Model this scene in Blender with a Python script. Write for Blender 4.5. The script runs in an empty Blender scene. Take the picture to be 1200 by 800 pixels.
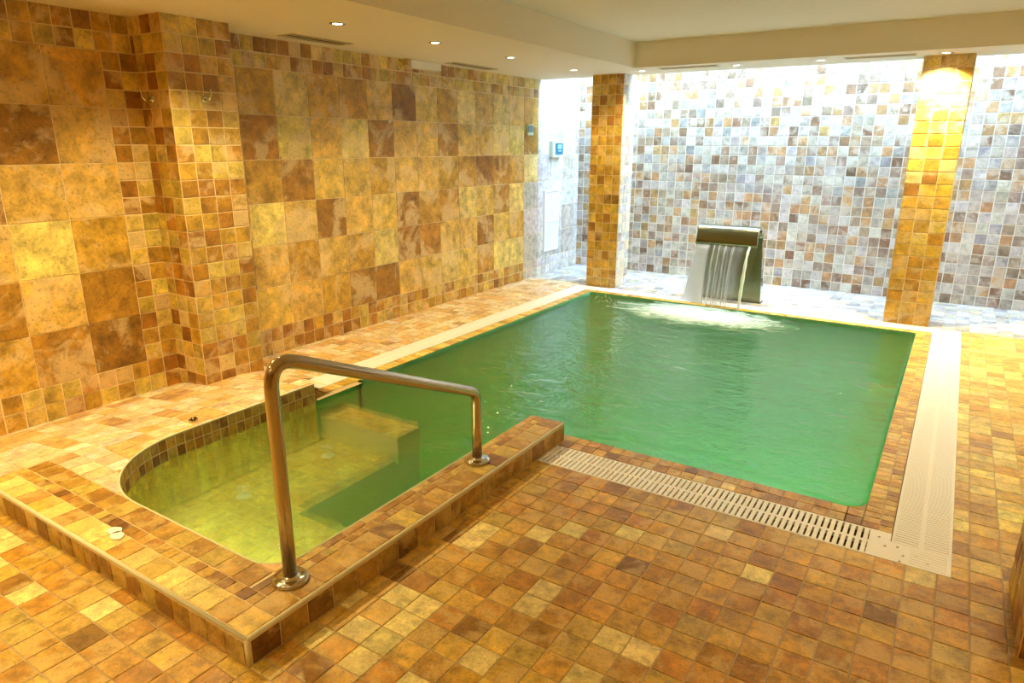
import bpy, math, random
from mathutils import Vector, Matrix, noise
random.seed(7)
SC = bpy.context.scene
COL = SC.collection

# ------------------------------------------------------------------ camera, world, exposure
F, YAW, PITCH, ROLL = 797.03, -0.573114, 0.281314, 0.002653
cam = bpy.data.cameras.new('camera'); camo = bpy.data.objects.new('camera', cam); COL.objects.link(camo)
cam.sensor_width = 36; cam.sensor_fit = 'HORIZONTAL'; cam.lens = F/1200*36; cam.clip_start = .02
fw = Vector((math.sin(YAW)*math.cos(PITCH), math.cos(YAW)*math.cos(PITCH), -math.sin(PITCH)))
rt = Vector((math.cos(YAW), -math.sin(YAW), 0)); up = rt.cross(fw)
r2 = math.cos(ROLL)*rt + math.sin(ROLL)*up; u2 = -math.sin(ROLL)*rt + math.cos(ROLL)*up
m = Matrix((r2, u2, -fw)).transposed().to_4x4(); m.translation = Vector((0, 0, 1.75))
camo.matrix_world = m
SC.camera = camo
SC.view_settings.view_transform = 'Standard'; SC.view_settings.look = 'None'
SC.view_settings.gamma = 1; SC.view_settings.use_curve_mapping = False
SC.view_settings.exposure = 0.0
SC.cycles.max_bounces = 10; SC.cycles.diffuse_bounces = 6; SC.cycles.transparent_max_bounces = 24
SC.cycles.volume_bounces = 4
SC.cycles.use_denoising = True
SC.cycles.caustics_reflective = False; SC.cycles.caustics_refractive = False
SC.cycles.sample_clamp_indirect = 6

SKY_STRENGTH = 44.0
SKY_COLOR = (.42, .67, 1.0, 1)
LAMP_W = 84.0
LAMP_COLOR = (1.0, .75, .34)
w = bpy.data.worlds.new('world'); SC.world = w; w.use_nodes = True
bg = w.node_tree.nodes['Background']; bg.inputs[0].default_value = SKY_COLOR; bg.inputs[1].default_value = SKY_STRENGTH

# room measures
XL, XP, YB, XR = -4.785, -4.455, 9.2, .785
ZC, ZT, ZSKY = 2.555, 2.812, 4.9
P = .1165                                   # tile pitch
WATER = -.02
SLOT = 8.09                                  # the ceiling stops here; daylight shaft beyond

# ------------------------------------------------------------------ materials
def mat(name):
    mm = bpy.data.materials.new(name); mm.use_nodes = True
    nt = mm.node_tree
    return mm, nt, nt.nodes['Principled BSDF']

def simple(name, col, rough=.5, metal=0, spec=.5, emit=None, es=0, bump=0, bscale=60):
    mm, nt, b = mat(name)
    b.inputs['Base Color'].default_value = (*col, 1); b.inputs['Roughness'].default_value = rough
    b.inputs['Metallic'].default_value = metal; b.inputs['Specular IOR Level'].default_value = spec
    if emit: b.inputs['Emission Color'].default_value = (*emit, 1); b.inputs['Emission Strength'].default_value = es
    tc = nt.nodes.new('ShaderNodeTexCoord'); n = nt.nodes.new('ShaderNodeTexNoise')
    n.inputs['Scale'].default_value = bscale; n.inputs['Detail'].default_value = 4
    nt.links.new(tc.outputs['Object'], n.inputs['Vector'])
    mr = nt.nodes.new('ShaderNodeMapRange'); mr.inputs['To Min'].default_value = max(0, rough-.06); mr.inputs['To Max'].default_value = rough+.06
    nt.links.new(n.outputs['Fac'], mr.inputs['Value']); nt.links.new(mr.outputs[0], b.inputs['Roughness'])
    if bump:
        bp = nt.nodes.new('ShaderNodeBump'); bp.inputs['Strength'].default_value = bump; bp.inputs['Distance'].default_value = .002
        nt.links.new(n.outputs['Fac'], bp.inputs['Height']); nt.links.new(bp.outputs[0], b.inputs['Normal'])
    return mm

def stone(name, rough=.42, vary=.9, scale=14, bump=.5, vein=(.76, .57, .20)):
    mm, nt, b = mat(name); N = nt.nodes.new; L = nt.links.new
    at = N('ShaderNodeAttribute'); at.attribute_name = 'tile'
    tc = N('ShaderNodeTexCoord')
    off = N('ShaderNodeVectorMath'); off.operation = 'MULTIPLY_ADD'
    cx = N('ShaderNodeCombineXYZ')
    for i in range(3): L(at.outputs['Alpha'], cx.inputs[i])
    off.inputs[1].default_value = (37, 53, 71)
    L(cx.outputs[0], off.inputs[0]); L(tc.outputs['Object'], off.inputs[2])
    n1 = N('ShaderNodeTexNoise'); n1.inputs['Scale'].default_value = scale; n1.inputs['Detail'].default_value = 8
    n1.inputs['Roughness'].default_value = .72; n1.inputs['Distortion'].default_value = .25
    n2 = N('ShaderNodeTexNoise'); n2.inputs['Scale'].default_value = scale*.34; n2.inputs['Detail'].default_value = 9; n2.inputs['Roughness'].default_value = .68; n2.inputs['Distortion'].default_value = .5
    n3 = N('ShaderNodeTexNoise'); n3.inputs['Scale'].default_value = scale*7; n3.inputs['Detail'].default_value = 5
    for n in (n1, n2, n3): L(off.outputs[0], n.inputs['Vector'])
    r1 = N('ShaderNodeMapRange'); r1.inputs['From Min'].default_value = .34; r1.inputs['From Max'].default_value = .66
    r1.inputs['To Min'].default_value = 1-.55*vary; r1.inputs['To Max'].default_value = 1+.5*vary
    L(n1.outputs['Fac'], r1.inputs['Value'])
    mul = N('ShaderNodeVectorMath'); mul.operation = 'SCALE'; L(at.outputs['Color'], mul.inputs[0]); L(r1.outputs[0], mul.inputs['Scale'])
    r2_ = N('ShaderNodeMapRange'); r2_.inputs['From Min'].default_value = .50; r2_.inputs['From Max'].default_value = .58
    r2_.inputs['To Max'].default_value = .62*vary
    L(n2.outputs['Fac'], r2_.inputs['Value'])
    mx = N('ShaderNodeMix'); mx.data_type = 'RGBA'; mx.inputs['B'].default_value = (*vein, 1)
    L(r2_.outputs[0], mx.inputs['Factor']); L(mul.outputs[0], mx.inputs['A'])
    r3 = N('ShaderNodeMapRange'); r3.inputs['From Min'].default_value = .30; r3.inputs['From Max'].default_value = .44
    r3.inputs['To Min'].default_value = .62; L(n3.outputs['Fac'], r3.inputs['Value'])
    m2 = N('ShaderNodeVectorMath'); m2.operation = 'SCALE'; L(mx.outputs['Result'], m2.inputs[0]); L(r3.outputs[0], m2.inputs['Scale'])
    L(m2.outputs[0], b.inputs['Base Color'])
    rr = N('ShaderNodeMapRange'); rr.inputs['To Min'].default_value = rough-.14; rr.inputs['To Max'].default_value = rough+.14
    L(n1.outputs['Fac'], rr.inputs['Value']); L(rr.outputs[0], b.inputs['Roughness'])
    add = N('ShaderNodeMath'); add.operation = 'MULTIPLY_ADD'; add.inputs[1].default_value = .5
    L(n3.outputs['Fac'], add.inputs[0]); L(n1.outputs['Fac'], add.inputs[2])
    bp = N('ShaderNodeBump'); bp.inputs['Strength'].default_value = bump; bp.inputs['Distance'].default_value = .006
    L(add.outputs[0], bp.inputs['Height']); L(bp.outputs[0], b.inputs['Normal'])
    return mm

M = {}
M['wall_stone'] = stone('travertine wall tile', .5, .9, 8, .9, (.84, .66, .36))
M['floor_stone'] = stone('travertine floor tile', .36, .8, 16, .35)
M['pale_stone'] = stone('pale travertine tile', .5, .75, 14, .6, (.74, .70, .62))
M['grout'] = simple('grout', (.84, .70, .42), .8, bump=.4, bscale=200)
M['grout_floor'] = simple('floor grout', (.52, .40, .22), .6, bump=.4, bscale=200)
M['grout_pale'] = simple('pale grout', (.78, .76, .72), .8, bump=.4, bscale=200)
M['plaster'] = simple('ceiling plaster', (.86, .80, .66), .85, bump=.05, bscale=30)
M['white_plastic'] = simple('white plastic', (.92, .93, .93), .35)
M['channel'] = simple('channel mortar', (.20, .13, .05), .7, bump=.4)
M['steel'] = simple('brushed steel', (.50, .44, .34), .22, 1)
M['steel_dark'] = simple('dull steel', (.22, .23, .15), .22, 1)
M['chrome'] = simple('chrome', (.62, .62, .58), .10, 1)
M['pool_paint'] = simple('green pool lining', (.28, .74, .40), .5, bump=.3, bscale=40)
M['bulb'] = simple('lamp glass', (1, 1, 1), .4, emit=(1, .93, .75), es=14)
M['device'] = simple('device casing', (.62, .78, .68), .4)
M['screen'] = simple('device screen', (.02, .16, .24), .15)
M['label_blue'] = simple('screen print', (.25, .55, .75), .4)
M['vent'] = simple('painted grille', (.62, .52, .30), .6)
M['dark'] = simple('dark gap', (.05, .035, .015), .8)
M['white_paint'] = simple('white painted metal', (.85, .87, .90), .45)
M['petal'] = simple('white disc', (.90, .92, .88), .5)
M['debris'] = simple('dry leaf', (.10, .07, .03), .8, bump=.8, bscale=80)
M['gasket'] = simple('black seam', (.03, .03, .03), .5)

def pal(lst, jit=.14, warm=True):
    if warm: lst = [(w_, (c[0]*1.04, c[1]*1.06, c[2]*.52)) for w_, c in lst]
    tot = sum(w_ for w_, c in lst)
    def f():
        r = random.random()*tot
        for w_, c in lst:
            r -= w_
            if r <= 0: break
        k = 1+random.uniform(-jit, jit); h = random.uniform(-.05, .05)
        return (min(1, c[0]*k), min(1, c[1]*k*(1+h)), min(1, c[2]*k*(1-h)), random.random())
    return f
PAL_FLOOR = pal([(5, (.56, .32, .085)), (4, (.50, .25, .06)), (3, (.60, .38, .13)), (1.4, (.40, .20, .05)), (1.8, (.78, .66, .50)), (1.6, (.52, .36, .16)), (.6, (.28, .14, .04))])
PAL_DECK = pal([(5, (.62, .40, .14)), (3, (.55, .30, .08)), (4, (.68, .52, .27)), (1, (.40, .22, .09)), (2, (.74, .62, .40))])
PAL_WALL = pal([(5, (.50, .29, .075)), (4, (.42, .20, .045)), (3, (.56, .40, .16)), (2, (.32, .14, .035)), (2, (.62, .46, .22))])
PAL_BIG = pal([(4, (.54, .31, .09)), (4, (.66, .44, .20)), (2.5, (.42, .21, .05)), (3, (.72, .57, .36)), (1.3, (.30, .14, .035))], .10)
PAL_COLUMN = pal([(5, (.60, .36, .09)), (3, (.50, .26, .05)), (2, (.66, .46, .16)), (1, (.38, .18, .05))])
PAL_BACK = pal([(4.5, (.42, .37, .32)), (4.5, (.31, .23, .17)), (4, (.42, .25, .12)), (5, (.52, .49, .45)), (1.6, (.26, .15, .09)), (1.0, (.44, .29, .12)), (.7, (.22, .14, .09)), (2, (.34, .33, .335))], .18, False)
PAL_END_DAYLIT = pal([(5, (.62, .59, .54)), (3, (.52, .48, .44)), (2, (.70, .68, .63)), (1, (.50, .42, .34))], .08, False)  # daylight beyond the ceiling edge, put into the tile colour
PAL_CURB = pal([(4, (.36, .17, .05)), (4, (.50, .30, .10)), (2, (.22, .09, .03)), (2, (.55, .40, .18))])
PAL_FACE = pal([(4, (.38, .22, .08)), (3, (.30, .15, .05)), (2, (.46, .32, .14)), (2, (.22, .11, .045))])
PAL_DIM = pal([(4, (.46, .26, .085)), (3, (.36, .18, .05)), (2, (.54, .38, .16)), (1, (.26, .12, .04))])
PAL_POOL = pal([(4, (.34, .86, .52)), (3, (.30, .78, .46)), (2, (.42, .92, .58))], .1, False)
PAL_GLARE = pal([(5, (.74, .58, .38)), (3, (.66, .42, .16)), (4, (.80, .70, .54)), (1, (.50, .30, .14))], .12, False)  # glare on the left deck, put into the tile colour
PAL_FAR_DAYLIT = pal([(5, (.42, .41, .40)), (3, (.34, .32, .30)), (4, (.50, .49, .48)), (1.5, (.28, .25, .22))], .08, False)  # cool daylight on the far floor, carried in the tile colour
PAL_SHELF = pal([(4, (.86, .64, .26)), (3, (.78, .52, .16)), (2, (.90, .74, .36))])

# ------------------------------------------------------------------ mesh helper
class MB:
    def __init__(s): s.v = []; s.f = []; s.c = []; s.m = []; s.sm = []
    def poly(s, pts, mi=0, col=(.5, .5, .5, .5), smooth=False):
        i = len(s.v); s.v += [tuple(p) for p in pts]; s.f.append(tuple(range(i, i+len(pts)))); s.c.append(col); s.m.append(mi); s.sm.append(smooth)
    def box(s, x0, y0, z0, x1, y1, z1, mi=0, col=(.5, .5, .5, .5)):
        i = len(s.v)
        s.v += [(x0, y0, z0), (x1, y0, z0), (x1, y1, z0), (x0, y1, z0), (x0, y0, z1), (x1, y0, z1), (x1, y1, z1), (x0, y1, z1)]
        for q in ((0, 3, 2, 1), (4, 5, 6, 7), (0, 1, 5, 4), (1, 2, 6, 5), (2, 3, 7, 6), (3, 0, 4, 7)):
            s.f.append(tuple(i+k for k in q)); s.c.append(col); s.m.append(mi); s.sm.append(False)
    def tube(s, path, r, seg=20, mi=0, cap=True):
        pts = [Vector(p) for p in path]; n = len(pts); base = len(s.v)
        t0 = (pts[1]-pts[0]).normalized(); a = Vector((0, 0, 1)) if abs(t0.z) < .9 else Vector((1, 0, 0))
        nrm = t0.cross(a).normalized()
        for i, p in enumerate(pts):
            t = (pts[min(i+1, n-1)]-pts[max(i-1, 0)]).normalized()
            nrm = (nrm-t*nrm.dot(t)).normalized(); b = t.cross(nrm)
            rr = r[i] if isinstance(r, (list, tuple)) else r
            for k in range(seg):
                an = 2*math.pi*k/seg; s.v.append(tuple(p+(nrm*math.cos(an)+b*math.sin(an))*rr))
        for i in range(n-1):
            for k in range(seg):
                k2 = (k+1) % seg; s.f.append((base+i*seg+k, base+i*seg+k2, base+(i+1)*seg+k2, base+(i+1)*seg+k)); s.c.append((.5,)*4); s.m.append(mi); s.sm.append(True)
        if cap:
            s.f.append(tuple(base+k for k in range(seg))[::-1]); s.c.append((.5,)*4); s.m.append(mi); s.sm.append(False)
            s.f.append(tuple(base+(n-1)*seg+k for k in range(seg))); s.c.append((.5,)*4); s.m.append(mi); s.sm.append(False)
    def lathe(s, prof, c, axis=Vector((0, 0, 1)), seg=32, mi=0, smooth=True):
        c = Vector(c); axis = Vector(axis).normalized(); a = axis.orthogonal().normalized(); b = axis.cross(a); base = len(s.v)
        for (r, h) in prof:
            for k in range(seg):
                an = 2*math.pi*k/seg; s.v.append(tuple(c+axis*h+(a*math.cos(an)+b*math.sin(an))*r))
        for i in range(len(prof)-1):
            for k in range(seg):
                k2 = (k+1) % seg; s.f.append((base+i*seg+k, base+i*seg+k2, base+(i+1)*seg+k2, base+(i+1)*seg+k)); s.c.append((.5,)*4); s.m.append(mi); s.sm.append(smooth)
    def build(s, name, mats, parent=None, weld=False):
        me = bpy.data.meshes.new(name); me.from_pydata(s.v, [], s.f)
        if not isinstance(mats, (list, tuple)): mats = [mats]
        for x in mats: me.materials.append(x)
        me.polygons.foreach_set('material_index', s.m); me.polygons.foreach_set('use_smooth', s.sm)
        at = me.attributes.new('tile', 'FLOAT_COLOR', 'FACE'); at.data.foreach_set('color', [x for c in s.c for x in c])
        me.update()
        if weld:
            import bmesh
            bm = bmesh.new(); bm.from_mesh(me); bmesh.ops.remove_doubles(bm, verts=bm.verts, dist=1e-5); bmesh.ops.recalc_face_normals(bm, faces=bm.faces); bm.to_mesh(me); bm.free()
        o = bpy.data.objects.new(name, me); COL.objects.link(o)
        if parent:
            o.parent = parent; o.location = -parent.location
        return o

def struct(o): o['kind'] = 'structure'; return o
def tag(o, label, cat, group=None, kind=None):
    o['label'] = label; o['category'] = cat
    if group: o['group'] = group
    if kind: o['kind'] = kind
    return o
def empty(name, loc, label, cat, group=None):
    o = bpy.data.objects.new(name, None); COL.objects.link(o); o.location = loc; o.empty_display_size = .1
    return tag(o, label, cat, group)

# ------------------------------------------------------------------ tiles
def clip(poly, a, b, keep_left=True):
    out = []; n = len(poly)
    def side(p): 
        s_ = (b[0]-a[0])*(p[1]-a[1])-(b[1]-a[1])*(p[0]-a[0])
        return s_ if keep_left else -s_
    for i in range(n):
        p, q = poly[i], poly[(i+1) % n]; sp, sq = side(p), side(q)
        if sp >= 0: out.append(p)
        if (sp > 0 and sq < 0) or (sp < 0 and sq > 0):
            t = sp/(sp-sq); out.append((p[0]+t*(q[0]-p[0]), p[1]+t*(q[1]-p[1])))
    return out
def area(poly): return abs(sum(poly[i][0]*poly[(i+1) % len(poly)][1]-poly[(i+1) % len(poly)][0]*poly[i][1] for i in range(len(poly))))/2 if len(poly) > 2 else 0
def subtract(poly, K):
    """poly minus the convex counter-clockwise polygon K, as convex pieces"""
    xs = [p[0] for p in poly]; ys = [p[1] for p in poly]; kx = [p[0] for p in K]; ky = [p[1] for p in K]
    if max(xs) <= min(kx)+1e-6 or min(xs) >= max(kx)-1e-6 or max(ys) <= min(ky)+1e-6 or min(ys) >= max(ky)-1e-6: return [poly], False
    out = []; rem = poly
    for i in range(len(K)):
        a, b = K[i], K[(i+1) % len(K)]
        o = clip(rem, a, b, False)
        if area(o) > 1e-6: out.append(o)
        rem = clip(rem, a, b, True)
        if area(rem) < 1e-7: break
    if area(rem) < 1e-6: return [poly], False
    return out, True

def tiles(mb, fn, rects, palette, gap=.005, th=.0035, bev=.0028, jit=.0010, holes=(), mi=0, tilt=.0008):
    for (a0, b0, a1, b1) in rects:
        g = gap/2
        if a1-a0 < .012 or b1-b0 < .012: continue
        j = lambda: random.uniform(-jit, jit)
        q = [(a0+g+j(), b0+g+j()), (a1-g+j(), b0+g+j()), (a1-g+j(), b1-g+j()), (a0+g+j(), b1-g+j())]
        col = palette() ; h = [th+random.uniform(-tilt, tilt) for _ in range(4)]
        pieces = [q]; cut = False
        for K in holes:
            nxt = []
            for p in pieces:
                o, c = subtract(p, K); nxt += o; cut = cut or c
            pieces = nxt
        if not cut:
            cu, cv = (a0+a1)/2, (b0+b1)/2
            top = []
            for (u, v) in q:
                du = bev if u < cu else -bev; dv = bev if v < cv else -bev
                top.append((u+du, v+dv))
            i = len(mb.v)
            mb.v += [tuple(fn(u, v, -.002)) for u, v in q]+[tuple(fn(u, v, hh-.001)) for (u, v), hh in zip(q, h)]+[tuple(fn(u, v, hh)) for (u, v), hh in zip(top, h)]
            for k in range(4):
                k2 = (k+1) % 4
                mb.f += [(i+k, i+k2, i+4+k2, i+4+k), (i+4+k, i+4+k2, i+8+k2, i+8+k)]; mb.c += [col]*2; mb.m += [mi]*2; mb.sm += [False]*2
            mb.f.append((i+8, i+9, i+10, i+11)); mb.c.append(col); mb.m.append(mi); mb.sm.append(False)
        else:
            for p in pieces:
                if area(p) < 2e-5: continue
                n = len(p); i = len(mb.v)
                mb.v += [tuple(fn(u, v, -.002)) for u, v in p]+[tuple(fn(u, v, th)) for u, v in p]
                for k in range(n):
                    k2 = (k+1) % n; mb.f.append((i+k, i+k2, i+n+k2, i+n+k)); mb.c.append(col); mb.m.append(mi); mb.sm.append(False)
                mb.f.append(tuple(i+n+k for k in range(n))); mb.c.append(col); mb.m.append(mi); mb.sm.append(False)

def lines(a0, a1, p, o=None):
    """grid lines between a0 and a1 at pitch p through o"""
    if o is None: n = max(1, round((a1-a0)/p)); return [a0+(a1-a0)*i/n for i in range(n+1)]
    k = math.ceil((a0-o)/p+1e-6); L_ = [a0]
    while o+k*p < a1-1e-4: L_.append(o+k*p); k += 1
    L_.append(a1)
    if len(L_) > 2 and L_[1]-L_[0] < .02: L_.pop(1)
    if len(L_) > 2 and L_[-1]-L_[-2] < .02: L_.pop(-2)
    return L_
def grid(us, vs): return [(us[i], vs[j], us[i+1], vs[j+1]) for i in range(len(us)-1) for j in range(len(vs)-1)]
def flat(fn, mb, a0, b0, a1, b1, mi=1): mb.poly([fn(a0, b0, 0), fn(a1, b0, 0), fn(a1, b1, 0), fn(a0, b1, 0)], mi)

def rrect(x0, y0, x1, y1, r, n=10):
    """counter-clockwise rounded rectangle; r = radii (lower-left, lower-right, upper-right, upper-left)"""
    out = []
    for (cx, cy, rr, a) in ((x0+r[0], y0+r[0], r[0], 180), (x1-r[1], y0+r[1], r[1], 270), (x1-r[2], y1-r[2], r[2], 0), (x0+r[3], y1-r[3], r[3], 90)):
        if rr == 0: out.append((cx, cy)); continue
        for i in range(n+1):
            t = math.radians(a+90*i/n); out.append((cx+rr*math.cos(t), cy+rr*math.sin(t)))
    return out

# plan measures
GX0, GX1, GY0, GY1 = -4.01, .212, 3.087, 7.795             # outer edge of the overflow gratings
IX0, IX1, IY0, IY1 = -3.79, -.028, 3.335, 7.60             # inner edge of the gratings
WX0, WX1, WY0, WY1 = -3.68, -.158, 3.50, 7.50              # pool water edge
BX0, BX1, BY0 = -3.655, -2.055, 1.455                      # little basin
PX1, PY0, PYE = -1.825, 1.15, 3.42                         # raised curb outer faces and its end
PZ = .115
LEDGE_Y = 3.07
POOL = rrect(WX0, WY0, WX1, WY1, (.02, .10, .04, .02))
BASIN = rrect(BX0, BY0, BX1, 4.2, (.60, .16, 0, 0), 16)

# ------------------------------------------------------------------ floor
mb = MB()
up_fn = lambda u, v, h: (u, v, h)
OX, OY = .045, .044
rects = [(-4.8, -2.6, 3.0, PY0), (PX1, PY0, 3.0, GY0), (GX1, GY0, 3.0, GY1), (GX0, GY1, 3.0, YB)]
for (a0, b0, a1, b1) in rects:
    us = lines(a0, min(a1, 1.6 if b1 < 3.2 else XR), P, OX); vs = lines(b0, b1, P, OY)
    if a0 == PX1: us = [PX1, PX1+.058, PX1+.115]+[u for u in us if u > PX1+.13]
    pal_ = PAL_FLOOR if b0 < 3 else (PAL_FAR_DAYLIT if b0 > 7 else PAL_DECK)
    tiles(mb, up_fn, grid(us, vs), pal_)
for (a0, b0, a1, b1) in rects: mb.box(a0, b0, -.3, a1, b1, 0, 1)
# left strip beside the wall
us = lines(XL, GX0, P, OX); vs = lines(LEDGE_Y+.3, 7.9, P, OY)
tiles(mb, up_fn, grid(us, vs), PAL_GLARE)
tiles(mb, up_fn, grid(us, lines(vs[-1], YB, P)), PAL_FAR_DAYLIT)
for b_ in ((-4.9, 1.0, -3.75, YB), (WX1+.03, 3.0, .4, YB), (-3.75, 7.56, WX1+.03, YB), (-4.9, .6, -1.7, 1.3), (-1.75, 1.3, .4, 3.3)): mb.box(b_[0], b_[1], -1.5, b_[2], b_[3], -.31, 1)  # unseen blocks added under the floor to keep sky light out of the pool
mb.box(-4.9, .6, -1.6, .4, YB, -1.5, 1)
mb.box(-4.9, LEDGE_Y+.3, -.3, GX0, YB, 0, 1)
struct(mb.build('floor', [M['floor_stone'], M['grout_floor']]))

# ------------------------------------------------------------------ walls
def patch(mb, fn, u0, v0, u1, v1, palette, pu=P, pv=P, ou=None, gap=.008, mi=0, us=None, vs=None):
    us = us or lines(u0, u1, pu, ou); vs = vs or lines(v0, v1, pv)
    tiles(mb, fn, grid(us, vs), palette, gap=gap, mi=mi, tilt=.0012)
def wall_rows(): return [0, P, 2*P+.002]+[.235+.3475*i for i in range(1, 7)]+[2.32+.1175, ZC]

# left wall: near bay
mb = MB()
fl = lambda u, v, h: (XL+h, u, v)          # u = y
ROW = [0, .118, .236]; BIGR = [.236+.348*i for i in range(7)]; TOPR = [BIGR[-1], (BIGR[-1]+ZC)/2, ZC]
def left_bay(y0, y1, big, sides):
    patch(mb, fl, y0, 0, y1, .236, PAL_WALL, ou=y1, vs=ROW)
    patch(mb, fl, y0, BIGR[-1], y1, ZC, PAL_WALL, ou=y1-.03, vs=TOPR)
    for (a, b) in sides: patch(mb, fl, a, 0, b, 1, PAL_WALL, vs=lines(BIGR[0], BIGR[-1], .116))
    rr = []
    for j in range(6):
        for i in range(len(big)-1):
            a, b = big[i], big[i+1]
            if random.random() < .0: pass
            rr.append((a, BIGR[j], b, BIGR[j+1]))
    tiles(mb, fl, rr, PAL_BIG, gap=.005, tilt=.0015)
left_bay(-2.6, 2.755, [-2.6]+[2.52-.352*i for i in range(14, -1, -1)], [(2.52, 2.755)])
big = [3.257, 3.508]+[3.508+.348*i for i in range(1, 17)]
big = [b for b in big if b < 9.19]+[YB]
left_bay(3.257, big[13], big[:14], [])
patch(mb, fl, big[13], BIGR[-1], big[14], ZC, PAL_WALL, vs=TOPR)
tiles(mb, fl, [(big[13], BIGR[j], big[14], BIGR[j+1]) for j in (3, 4, 5)], PAL_BIG, gap=.005)
tiles(mb, fl, [(big[13], BIGR[j], big[14], BIGR[j+1]) for j in (0, 1, 2)], PAL_END_DAYLIT, gap=.005, mi=2)  # lower rows paler: slanted edge of the daylight put into the tile colour
patch(mb, fl, big[13], 0, big[14], .236, PAL_END_DAYLIT, mi=2, vs=ROW)
n_before = len(mb.m); PB_, PW_ = PAL_BIG, PAL_WALL; PAL_BIG = PAL_END_DAYLIT; PAL_WALL = PAL_END_DAYLIT  # end bay in paler tiles, whitened to stand for daylight
left_bay(big[14], YB, big[14:], [])
mb.m[n_before:] = [2]*(len(mb.m)-n_before)
# daylight shaft above the ceiling edge
patch(mb, fl, SLOT, ZC, YB, ZC+.4, PAL_BIG, pu=.348, pv=.2)
mb.box(XL-.12, -2.6, -.3, XL, YB+.12, ZSKY, 1)
PAL_BIG, PAL_WALL = PB_, PW_
struct(mb.build('wall_left', [M['wall_stone'], M['grout'], M['pale_stone']]))

mb = MB()
fb = lambda u, v, h: (u, YB-h, v)
patch(mb, fb, XL, 0, XR, ZC+.12, PAL_BACK, ou=XR, gap=.010, vs=lines(0, ZC+.117*3, .1165))
mb.box(XL, YB, -.3, XR+.12, YB+.12, ZSKY, 1)
struct(mb.build('wall_back', [M['pale_stone'], M['grout_pale']]))

mb = MB()
fr = lambda u, v, h: (XR-h, u, v)
patch(mb, fr, 3.2, 0, YB, ZC+.12, PAL_BACK, vs=lines(0, ZC+.117*3, .1165))
mb.box(XR, 3.2, -.3, XR+.12, YB, ZSKY, 1)
struct(mb.build('wall_right', [M['pale_stone'], M['grout_pale']]))
# the unseen end of the room behind the camera
mb = MB()
fn = lambda u, v, h: (u, -2.6+h, v)
patch(mb, fn, XL, 0, 3.0, ZC, PAL_BIG, pu=.348, pv=.348)
mb.box(XL-.12, -2.72, -.3, 3.12, -2.6, 3.0, 1)
struct(mb.build('wall_near', [M['wall_stone'], M['grout']]))
mb = MB()
fn = lambda u, v, h: (3.0-h, u, v)
patch(mb, fn, -2.6, 0, 2.68, ZC, PAL_BIG, pu=.348, pv=.348)
mb.box(3.0, -2.6, -.3, 3.12, 2.8, 3.0, 1)
mb.box(XR, 2.68, -.3, 3.0, 2.8, 3.0, 1)
struct(mb.build('wall_side', [M['wall_stone'], M['grout']]))

# ceiling: low soffit along the left and far sides, raised field over the pool, daylight slot before the back wall
mb = MB()
BXc, BYc = -3.18, 7.36
mb.box(XL-.12, -2.72, ZC, BXc, SLOT, ZC+.5)
mb.box(BXc, BYc, ZC, XR+.12, SLOT, ZC+.5)
mb.box(BXc, -2.72, ZT, 3.12, BYc, ZT+.25)
mb.box(.33, 2.8, ZC, XR, BYc, ZT)
mb.box(XL-.12, SLOT-.12, ZC+.5, XR+.12, SLOT, ZSKY)
# ceiling continues over the columns
struct(mb.build('ceiling', M['plaster']))
pl = bpy.data.lights.new('skylight_portal', 'AREA'); pl.shape = 'RECTANGLE'; pl.size = XR-XL; pl.size_y = YB-SLOT
pl.cycles.is_portal = True
po = bpy.data.objects.new('skylight_portal', pl); COL.objects.link(po); po.location = ((XL+XR)/2, (YB+SLOT)/2, ZSKY-.01)

# ------------------------------------------------------------------ pillars
def pillar(name, x0, y0, x1, y1, z1, label, palettes, us=None, vs0=None, nu=4, faces='fslr', grout='grout'):
    """palettes: dict face -> palette"""
    t = empty(name, ((x0+x1)/2, (y0+y1)/2, 0), label, 'pillar')
    mb = MB(); vs = lines(0, z1, .1162)
    if 'f' in faces: tiles(mb, lambda u, v, h: (u, y0-h, v), grid(lines(x0, x1, P), vs), palettes['f'], tilt=.0012, gap=.008)
    if 'b' in faces: tiles(mb, lambda u, v, h: (u, y1+h, v), grid(lines(x0, x1, P), vs), palettes['f'], tilt=.0012, gap=.008)
    if 'l' in faces: tiles(mb, lambda u, v, h: (x0-h, u, v), grid(lines(y0, y1, P), vs), palettes['l'], tilt=.0012, gap=.008)
    if 'r' in faces: tiles(mb, lambda u, v, h: (x1+h, u, v), grid(lines(y0, y1, P), vs), palettes['r'], tilt=.0012, gap=.008)
    mb.box(x0, y0, -.02, x1, y1, z1, 1)
    mb.build('tiled_shaft', [M['wall_stone'], M[grout]], t)
    return t
pp = dict(f=PAL_COLUMN, l=PAL_COLUMN, r=PAL_COLUMN)
pb = dict(f=PAL_COLUMN, l=PAL_END_DAYLIT, r=PAL_END_DAYLIT)  # side faces paler: daylight put into their tile colour
pillar('tiled_column', -3.925, 7.86, -3.515, 8.22, ZC+.003, 'golden tiled column at the far left corner of the pool, left of the steel waterfall spout', pb, faces='fblr')
pillar('tiled_column', -.478, 7.82, -.072, 8.18, ZC+.003, 'golden tiled column at the far right of the pool with a bright lamp glow on top', pb, faces='fblr')
pw = dict(f=PAL_WALL, l=PAL_WALL, r=PAL_WALL)
pillar('tiled_wall_pier', XL-.02, 2.755, XP, 3.257, ZC+.003, 'brown mosaic tiled pier standing out of the left wall with two coat hooks', pw, faces='fbr')
pillar('tiled_door_pier', .42, 2.67, XR, 3.2, ZC+.003, 'shaded tiled pier cut off by the right edge of the picture', pw, faces='fbl')

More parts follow.
